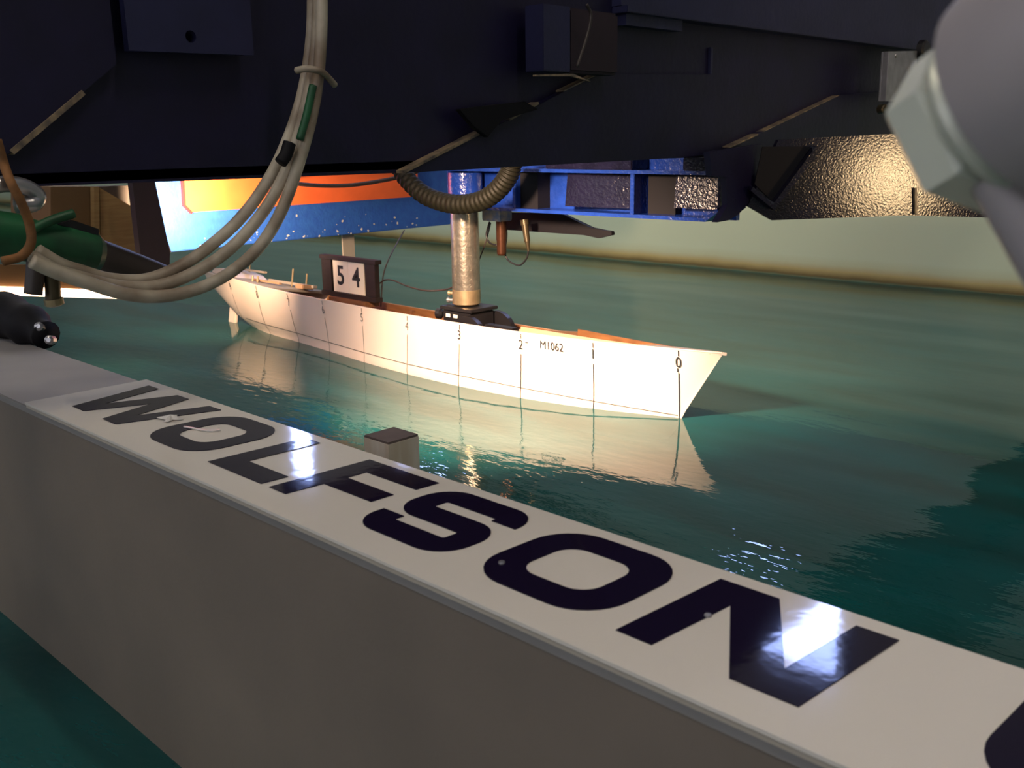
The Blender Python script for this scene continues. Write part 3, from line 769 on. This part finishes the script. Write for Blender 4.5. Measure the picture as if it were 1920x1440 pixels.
# its plate stands at 45 degrees to the tank: u along the plate, n out of it
BO = Vector((-0.92, 1.64, 0.0)); BU = Vector((0.721, 0.693, 0)); BN = Vector((0.693, -0.721, 0))
def bp(px, py, off=0.0):
    d = right * (px - 960.0) + down * (py - 720.0) + fwd * F_PX
    o = BO + BN * off
    return EYE + d * ((o - EYE).dot(BN) / d.dot(BN))
prism('face_plate', [bp(x, y) for x, y in ((1402, 387), (1447, 413), (1700, 404), (1862, 408), (1885, 240), (1460, 262))], BN * -0.02, 'navy_glitter', rp)
prism('diagonal_rib', [bp(x, y, 0.03) for x, y in ((1449, 384), (1530, 275), (1545, 275), (1452, 394))], BN * -0.03, 'navy_glitter', rp)
prism('diagonal_rib', [bp(x, y, 0.03) for x, y in ((1412, 350), (1449, 384), (1452, 394), (1408, 358))], BN * -0.03, 'navy_glitter', rp)
prism('dark_pocket', [bp(x, y, 0.004) for x, y in ((1415, 345), (1448, 378), (1520, 275), (1430, 275))], BN * -0.004, 'black_matt', rp)
prism('edge_bar', [bp(x, y) for x, y in ((1712, 352), (1716, 352), (1717, 402), (1713, 402))], BN * 0.008, 'lit_worn_edge', rp)
ab = empty('aluminium_bracket', 'small grey aluminium angle bracket behind the blurred nut', 'bracket')
prism('plate', [at(1656, 97, X=-0.93), at(1720, 95, X=-0.93), at(1716, 190, X=-0.93), at(1650, 190, X=-0.93)], (-0.004, 0, 0), 'steel', ab, 0.0008)
prism('flange', [at(1656, 97, X=-0.93), at(1668, 97, X=-0.93), at(1662, 190, X=-0.93), at(1650, 190, X=-0.93)], (0.012, 0, 0), 'steel', ab, 0.0008)
lathe('screw', at(1679, 105, X=-0.93), (1, 0, 0), [(0, 0.004), (0.003, 0.004), (0.004, 0.002)], 'steel', ab, 10)
lathe('black_foot', at(1725, 95, X=-0.935), (1, 0, 0), [(0, 0.022), (0.012, 0.022), (0.016, 0.018)], 'black', ab, 16)
lathe('bolt_end', at(1650, 205, X=-0.93), (1, -0.4, 0), [(0, 0.010), (0.014, 0.010), (0.016, 0.007)], 'connector', ab, 12)

# ================================================================== PROBE, CONNECTOR, FIN
pr = empty('wave_probe', 'copper brown probe in a small pale block under the blue channel', 'probe')
box('holder_block', -1.676, -1.614, 1.63, 1.67, 0.366, 0.3945, 'probe_block', pr, 0.002)
lathe('probe_rod', (-1.6315, 1.65, 0.366), (0, 0, -1), [(0, 0.0125), (0.045, 0.0125), (0.045, 0.0115), (0.076, 0.0115), (0.080, 0.009)], 'copper', pr, 16)
tag(tube('probe_cable', [at(918, 416, Y=1.65), at(912, 440, Y=1.65), at(918, 455, Y=1.65), at(932, 460, Y=1.65)], 0.0022, 'black', None, 8), 'thin black cable looping beside the copper probe', 'cable')
cn = empty('cable_connector', 'tapered brass cable plug hanging beside the copper probe', 'connector')
c0 = at(983, 412, Y=1.66); c1 = at(991, 470, Y=1.66)
ax = (c1 - c0)
lathe('plug', c0, ax, [(0, 0.010), (0.012, 0.010), (0.012, 0.008), (0.050, 0.007), (0.050, 0.006), (ax.length, 0.003)], 'connector', cn, 14)
tube('lead', [c1, at(987, 485, Y=1.66), at(975, 497, Y=1.66), at(960, 493, Y=1.66), at(950, 484, Y=1.66), at(947, 470, Y=1.66), at(950, 440, Y=1.66), at(947, 418, Y=1.66)], 0.0022, 'black', cn, 8)
fn = prism('black_fin', [at(945, 398, Y=1.72), at(1052, 400, Y=1.72), at(1108, 428, Y=1.72), at(1146, 434, Y=1.72), at(1147, 441, Y=1.72), at(1122, 447, Y=1.72), at(1095, 441, Y=1.72), at(948, 431, Y=1.72)], (0, 0.012, 0), 'black_matt', None, 0.001)
tag(fn, 'black arrow shaped fin plate sticking out under the blue channel', 'fin')
wr = tube('post_wire', [at(920, 418, Y=1.66), at(912, 450, Y=1.66), at(903, 475, Y=1.66), at(893, 500, Y=1.66), at(880, 520, Y=1.655)], 0.0016, 'hose_dark', None, 8)
tag(wr, 'thin brown wire running from the probe down behind the tow post', 'wire')
wr = tube('board_wire', [at(758, 432, Y=1.85), at(742, 460, Y=1.76), at(727, 490, Y=1.69), at(718, 520, Y=1.66), at(715, 560, Y=1.64), at(714, 575, Y=1.64)], 0.0020, 'hose_dark', None, 8)
tag(wr, 'thin brown wire hanging from the blue bar to the number board', 'wire')
wr = tube('loop_wire', [at(712, 531, Y=1.62), at(722, 525, Y=1.62), at(738, 526, Y=1.62), at(765, 537, Y=1.62), at(800, 545, Y=1.62), at(835, 543, Y=1.62), at(852, 537, Y=1.60)], 0.0022, 'hose_dark', None, 8)
tag(wr, 'thin brown wire sagging between number board and tow post', 'wire')

# corrugated hose loop
pts = catmull([at(742, 300, Y=1.50), at(760, 332, Y=1.50), at(792, 363, Y=1.50), at(830, 379, Y=1.50), at(870, 383, Y=1.50), at(908, 374, Y=1.50), at(937, 352, Y=1.50), at(955, 325, Y=1.50), at(962, 300, Y=1.50)], 26)
rad = [0.0205 + 0.0016 * math.sin(i * 1.05) for i in range(len(pts))]
hl = bm_obj('corrugated_hose', tube_bm(bmesh.new(), pts, rad, 16), 'hose_olive', None, True)
tag(hl, 'olive black corrugated hose hanging in a loop before the blue channel', 'hose')

# ================================================================== WHITE CABLES AND LEFT CLUSTER
XC = -0.93
cabs = [
 ([(586, -60), (586, 40), (578, 120), (561, 200), (530, 285), (492, 355), (450, 410), (405, 452), (350, 492), (280, 523), (210, 524), (150, 508), (112, 495), (70, 470)], 'leftmost white cable of the bundle, lying inside the curve'),
 ([(596, -60), (596, 40), (588, 125), (571, 210), (545, 300), (508, 375), (463, 435), (412, 482), (350, 518), (285, 538), (215, 536), (150, 520), (100, 505), (60, 480)], 'middle white cable of the bundle with brown stains'),
 ([(603, -60), (603, 40), (598, 130), (585, 215), (562, 300), (530, 390), (490, 458), (440, 505), (380, 538), (310, 555), (240, 552), (170, 532), (110, 512), (60, 490)], 'outermost white cable of the bundle, hanging lowest'),
]
for k, (pp, lab) in enumerate(cabs):
    X_ = XC + 0.012 * k
    pts = [at(x, y, X=X_) for x, y in pp]
    o = tube('white_cable', pts, 0.0064, 'cable_white', None, 10, 12)
    tag(o, lab, 'cable', 'white cables hanging from the girder')
tie = bm_obj('cable_tie', tube_bm(bmesh.new(), catmull([at(556, 132, X=-0.912), at(575, 129, X=-0.898), at(600, 133, X=-0.892), at(612, 142, X=-0.90), at(628, 160, X=-0.905)], 6), 0.0036, 8), 'cable_white', None, True)
tag(tie, 'pale strap tying the white cables with a loose tail', 'cable tie')
gsl = tube('green_sleeve', [at(587, 160, X=-0.90), at(575, 215, X=-0.90), at(562, 262, X=-0.90)], 0.0042, 'green_tape', None, 10)
tag(gsl, 'dark green tape strip along the white cables', 'tape')
dsl = tube('black_tape', [at(543, 268, X=-0.905), at(536, 290, X=-0.905), at(526, 305, X=-0.905)], 0.0068, 'black_matt', None, 10)
tag(dsl, 'dark tape patch wrapped on the white cables', 'tape')

dh = tube('dark_pipe_hose', [at(60, 448, X=-1.02), at(120, 462, X=-1.02), at(180, 482, X=-1.02), at(245, 506, X=-1.02), at(305, 530, X=-1.02)], 0.0195, 'hose_dark', None, 14)
tag(dh, 'thick dark grey hose behind the white cables at the left', 'hose')
gc = empty('green_coupling', 'bundle of green taped hose coupling at the left edge', 'coupling')
lathe('coupling_body', at(-40, 430, X=-0.97), at(110, 462, X=-0.97) - at(-40, 430, X=-0.97), [(0, 0.020), (0.03, 0.022), (0.05, 0.020), (0.075, 0.0225), (0.105, 0.021), (0.112, 0.016)], 'green_tape', gc, 16)
tube('tape_tail', [at(60, 430, X=-0.95), at(100, 412, X=-0.95), at(138, 400, X=-0.95)], 0.0045, 'green_tape', gc, 8)
prism('dark_plug', [at(108, 420, X=-0.96), at(135, 412, X=-0.96), at(188, 430, X=-0.96), at(185, 442, X=-0.96), at(150, 438, X=-0.96)], (-0.012, 0, 0), 'black', gc, 0.001)
tube('lower_stub', [at(68, 470, X=-0.96), at(66, 510, X=-0.96), at(62, 552, X=-0.96)], 0.0085, 'hose_dark', gc, 10)
tube('lower_fitting', [at(92, 500, X=-0.96), at(98, 530, X=-0.96), at(100, 568, X=-0.96)], 0.0072, 'connector', gc, 10)
lathe('end_cap', at(100, 560, X=-0.96), (0, 0.1, -1), [(0, 0.0088), (0.006, 0.0088), (0.0075, 0.005)], 'brass', gc, 12)
sk = tube('shackle_ring', [at(-30, 352, X=-0.92), at(10, 345, X=-0.92), at(45, 350, X=-0.92), at(70, 366, X=-0.92), at(62, 382, X=-0.92), at(30, 385, X=-0.92)], 0.0072, 'steel', None, 12)
tag(sk, 'grey steel shackle ring at the left edge', 'shackle')
rp_ = tube('rope', [at(-6, 262, X=-0.915), at(8, 310, X=-0.915), at(22, 345, X=-0.905), at(40, 380, X=-0.905), at(55, 420, X=-0.91), at(58, 455, X=-0.91), at(40, 480, X=-0.915), at(5, 490, X=-0.915)], 0.0042, 'rope', None, 8)
tag(rp_, 'orange brown rope threaded through the shackle ring', 'rope')
# black clamp lying on the beam
bc = empty('black_clamp', 'lumpy black rubber clamp with two shiny bolts lying on the grey beam', 'clamp')
pts = [Vector((-1.85, 0.45, 0.318)), Vector((-1.62, 0.465, 0.322)), Vector((-1.46, 0.475, 0.325)), Vector((-1.38, 0.482, 0.318)), Vector((-1.33, 0.488, 0.308))]
pts = catmull(pts, 8)
bm_obj('clamp_body', tube_bm(bmesh.new(), pts, [0.030 + 0.003 * math.sin(i * 0.8) - 0.012 * max(0, (i - 22) / 10) for i in range(len(pts))], 14), 'black_matt', bc, True)
lathe('bolt', (-1.335, 0.486, 0.318), (0.7, -0.6, 0.3), [(0, 0.006), (0.012, 0.006), (0.014, 0.003)], 'steel', bc, 10)
lathe('bolt', (-1.322, 0.492, 0.302), (0.7, -0.6, 0.2), [(0, 0.006), (0.012, 0.006), (0.014, 0.003)], 'steel', bc, 10)

# ================================================================== BLURRED NUT AND KNOB CLOSE TO THE CAMERA
def near(px, py, d):
    v = right * (px - 960.0) + down * (py - 720.0) + fwd * F_PX
    return EYE + v.normalized() * d
nk = empty('clamp_knob', 'large out of focus grey clamp knob with a zinc hex nut at top right', 'clamp')
A = near(1802, 250, 0.235); Bv = near(1960, 150, 0.225)
axis = (Bv - A).normalized()
def hexnut(name, base, axis, R, h, material, rot):
    s = axis.cross(Vector((0, 0, 1))).normalized(); u = s.cross(axis)
    bm = bmesh.new(); rings = []
    for d, r in ((0, R * 0.90), (0.0015, R), (h - 0.0012, R), (h, R * 0.92)):
        rings.append([bm.verts.new(base + axis * d + (s * math.cos(rot + k * math.pi / 3) + u * math.sin(rot + k * math.pi / 3)) * r) for k in range(6)])
    for a, b in zip(rings, rings[1:]):
        for k in range(6): bm.faces.new((a[k], a[(k + 1) % 6], b[(k + 1) % 6], b[k]))
    bm.faces.new(rings[0][::-1]); bm.faces.new(rings[-1])
    return bm_obj(name, bm, material, nk)
hexnut('hex_nut', A - axis * 0.004, axis, 0.0185, 0.0105, 'nut_zinc', 0.35)
lathe('washer', A + axis * 0.0078, axis, [(0, 0.018), (0.002, 0.019), (0.0035, 0.018)], 'nut_zinc', nk, 32)
lathe('knob_body', A + axis * 0.0112, axis, [(0, 0.017), (0.003, 0.0225), (0.012, 0.0245), (0.03, 0.0245), (0.045, 0.022), (0.055, 0.015)], 'grey_knob', nk, 40)
lathe('clamp_arm', near(1870, 330, 0.225), near(2080, 700, 0.225) - near(1870, 330, 0.225), [(0, 0.0055), (0.06, 0.0055)], 'grey_knob', nk, 20)

# ================================================================== FLOODLIGHT ON THE FAR SIDE OF THE GIRDER
fl = empty('floodlight', 'warm floodlight hidden behind the navy girder, aimed at the ship model', 'lamp')
FP = Vector((-1.25, 0.86, 0.60)); FT = Vector((-1.42, 1.52, 0.10))
fd = (FT - FP).normalized()
lathe('reflector', FP - fd * 0.08, fd, [(0, 0.03), (0.02, 0.045), (0.06, 0.075), (0.062, 0.072), (0.022, 0.04)], 'black', fl, 24)
sp = bpy.data.lights.new('flood', 'SPOT'); sp.energy = FLOOD_POWER; sp.color = (1.0, 0.68, 0.46); sp.spot_size = math.radians(80); sp.spot_blend = 0.85; sp.shadow_soft_size = 0.045
so = bpy.data.objects.new('flood', sp); COL.objects.link(so); so.parent = fl
box('yoke_arm', FP.x - 0.01, FP.x + 0.01, FP.y - 0.012, FP.y + 0.012, FP.z + 0.05, FP.z + 0.10, 'black', fl)
box('mount_arm', FP.x - 0.012, -1.0121, FP.y - 0.012, FP.y + 0.012, FP.z + 0.09, FP.z + 0.104, 'black', fl)
so.location = FP + fd * 0.01; so.rotation_euler = fd.to_track_quat('-Z', 'Y').to_euler()

# second floodlight ahead of the bow, right of the view
bl = empty('bow_floodlight', 'warm floodlight ahead of the bow on the right of the tank', 'lamp')
LP = Vector((0.42, 1.22, 0.42)); LD = (LP + Vector((-0.9, 0.87, -0.04)) - LP).normalized()
lathe('reflector', LP - LD * 0.08, LD, [(0, 0.03), (0.02, 0.045), (0.06, 0.075), (0.062, 0.072), (0.022, 0.04)], 'black', bl, 24)
lathe('stand', (LP.x + 0.06, LP.y - 0.03, -1.2), (0, 0, 1), [(0, 0.012), (1.2 + LP.z, 0.012)], 'black', bl, 10)
bs = bpy.data.lights.new('bow_flood', 'SPOT'); bs.energy = BOW_POWER; bs.color = (1.0, 0.68, 0.36); bs.spot_size = math.radians(82); bs.spot_blend = 0.7; bs.shadow_soft_size = 0.09
bo = bpy.data.objects.new('bow_flood', bs); COL.objects.link(bo); bo.parent = bl
bo.location = LP + LD * 0.01; bo.rotation_euler = LD.to_track_quat('-Z', 'Y').to_euler()

# added fill lamp on the far side, unseen, brightens the tank wall
wl = empty('wall_fill_lamp', 'added fill lamp hidden behind the navy girder, brightening the far tank wall', 'lamp')
WP = Vector((-3.1, 2.55, 0.86)); WD = (Vector((-2.9, 3.63, 0.25)) - WP).normalized()
lathe('reflector', WP - WD * 0.08, WD, [(0, 0.03), (0.02, 0.045), (0.06, 0.075), (0.062, 0.072), (0.022, 0.04)], 'black', wl, 24)
lathe('stem', (WP.x - 0.01, WP.y - 0.06, WP.z + 0.02), (0, 0, 1), [(0, 0.012), (4.6 - WP.z - 0.02, 0.012)], 'black', wl, 10)
ws = bpy.data.lights.new('wall_fill', 'SPOT'); ws.energy = WALL_FILL_POWER; ws.color = (1.0, 0.90, 0.72); ws.spot_size = math.radians(150); ws.spot_blend = 0.5; ws.shadow_soft_size = 0.06
wo = bpy.data.objects.new('wall_fill', ws); COL.objects.link(wo); wo.parent = wl
wo.location = WP + WD * 0.01; wo.rotation_euler = WD.to_track_quat('-Z', 'Y').to_euler()

# added ceiling tubes, unseen, that lift the ambient light of the hall
for i, (x, y) in enumerate(((-4.0, 3.0), (-1.0, -1.5), (1.5, 1.0), (-8.0, 3.0), (-12.0, 3.0))):
    t = empty('ceiling_fill', ('added fill tube light over the blue cross bar', 'added fill tube light behind the camera', 'added fill tube light over the right end of the beam', 'added fill tube light over the left of the tank', 'added fill tube light over the far end of the tank')[i], 'light')
    box('housing', x - 0.7, x + 0.7, y - 0.09, y + 0.09, 4.50, 4.60, 'frame_white', t)
    box('tube', x - 0.65, x + 0.65, y - 0.07, y + 0.07, 4.485, 4.50, 'tube_glow', t)
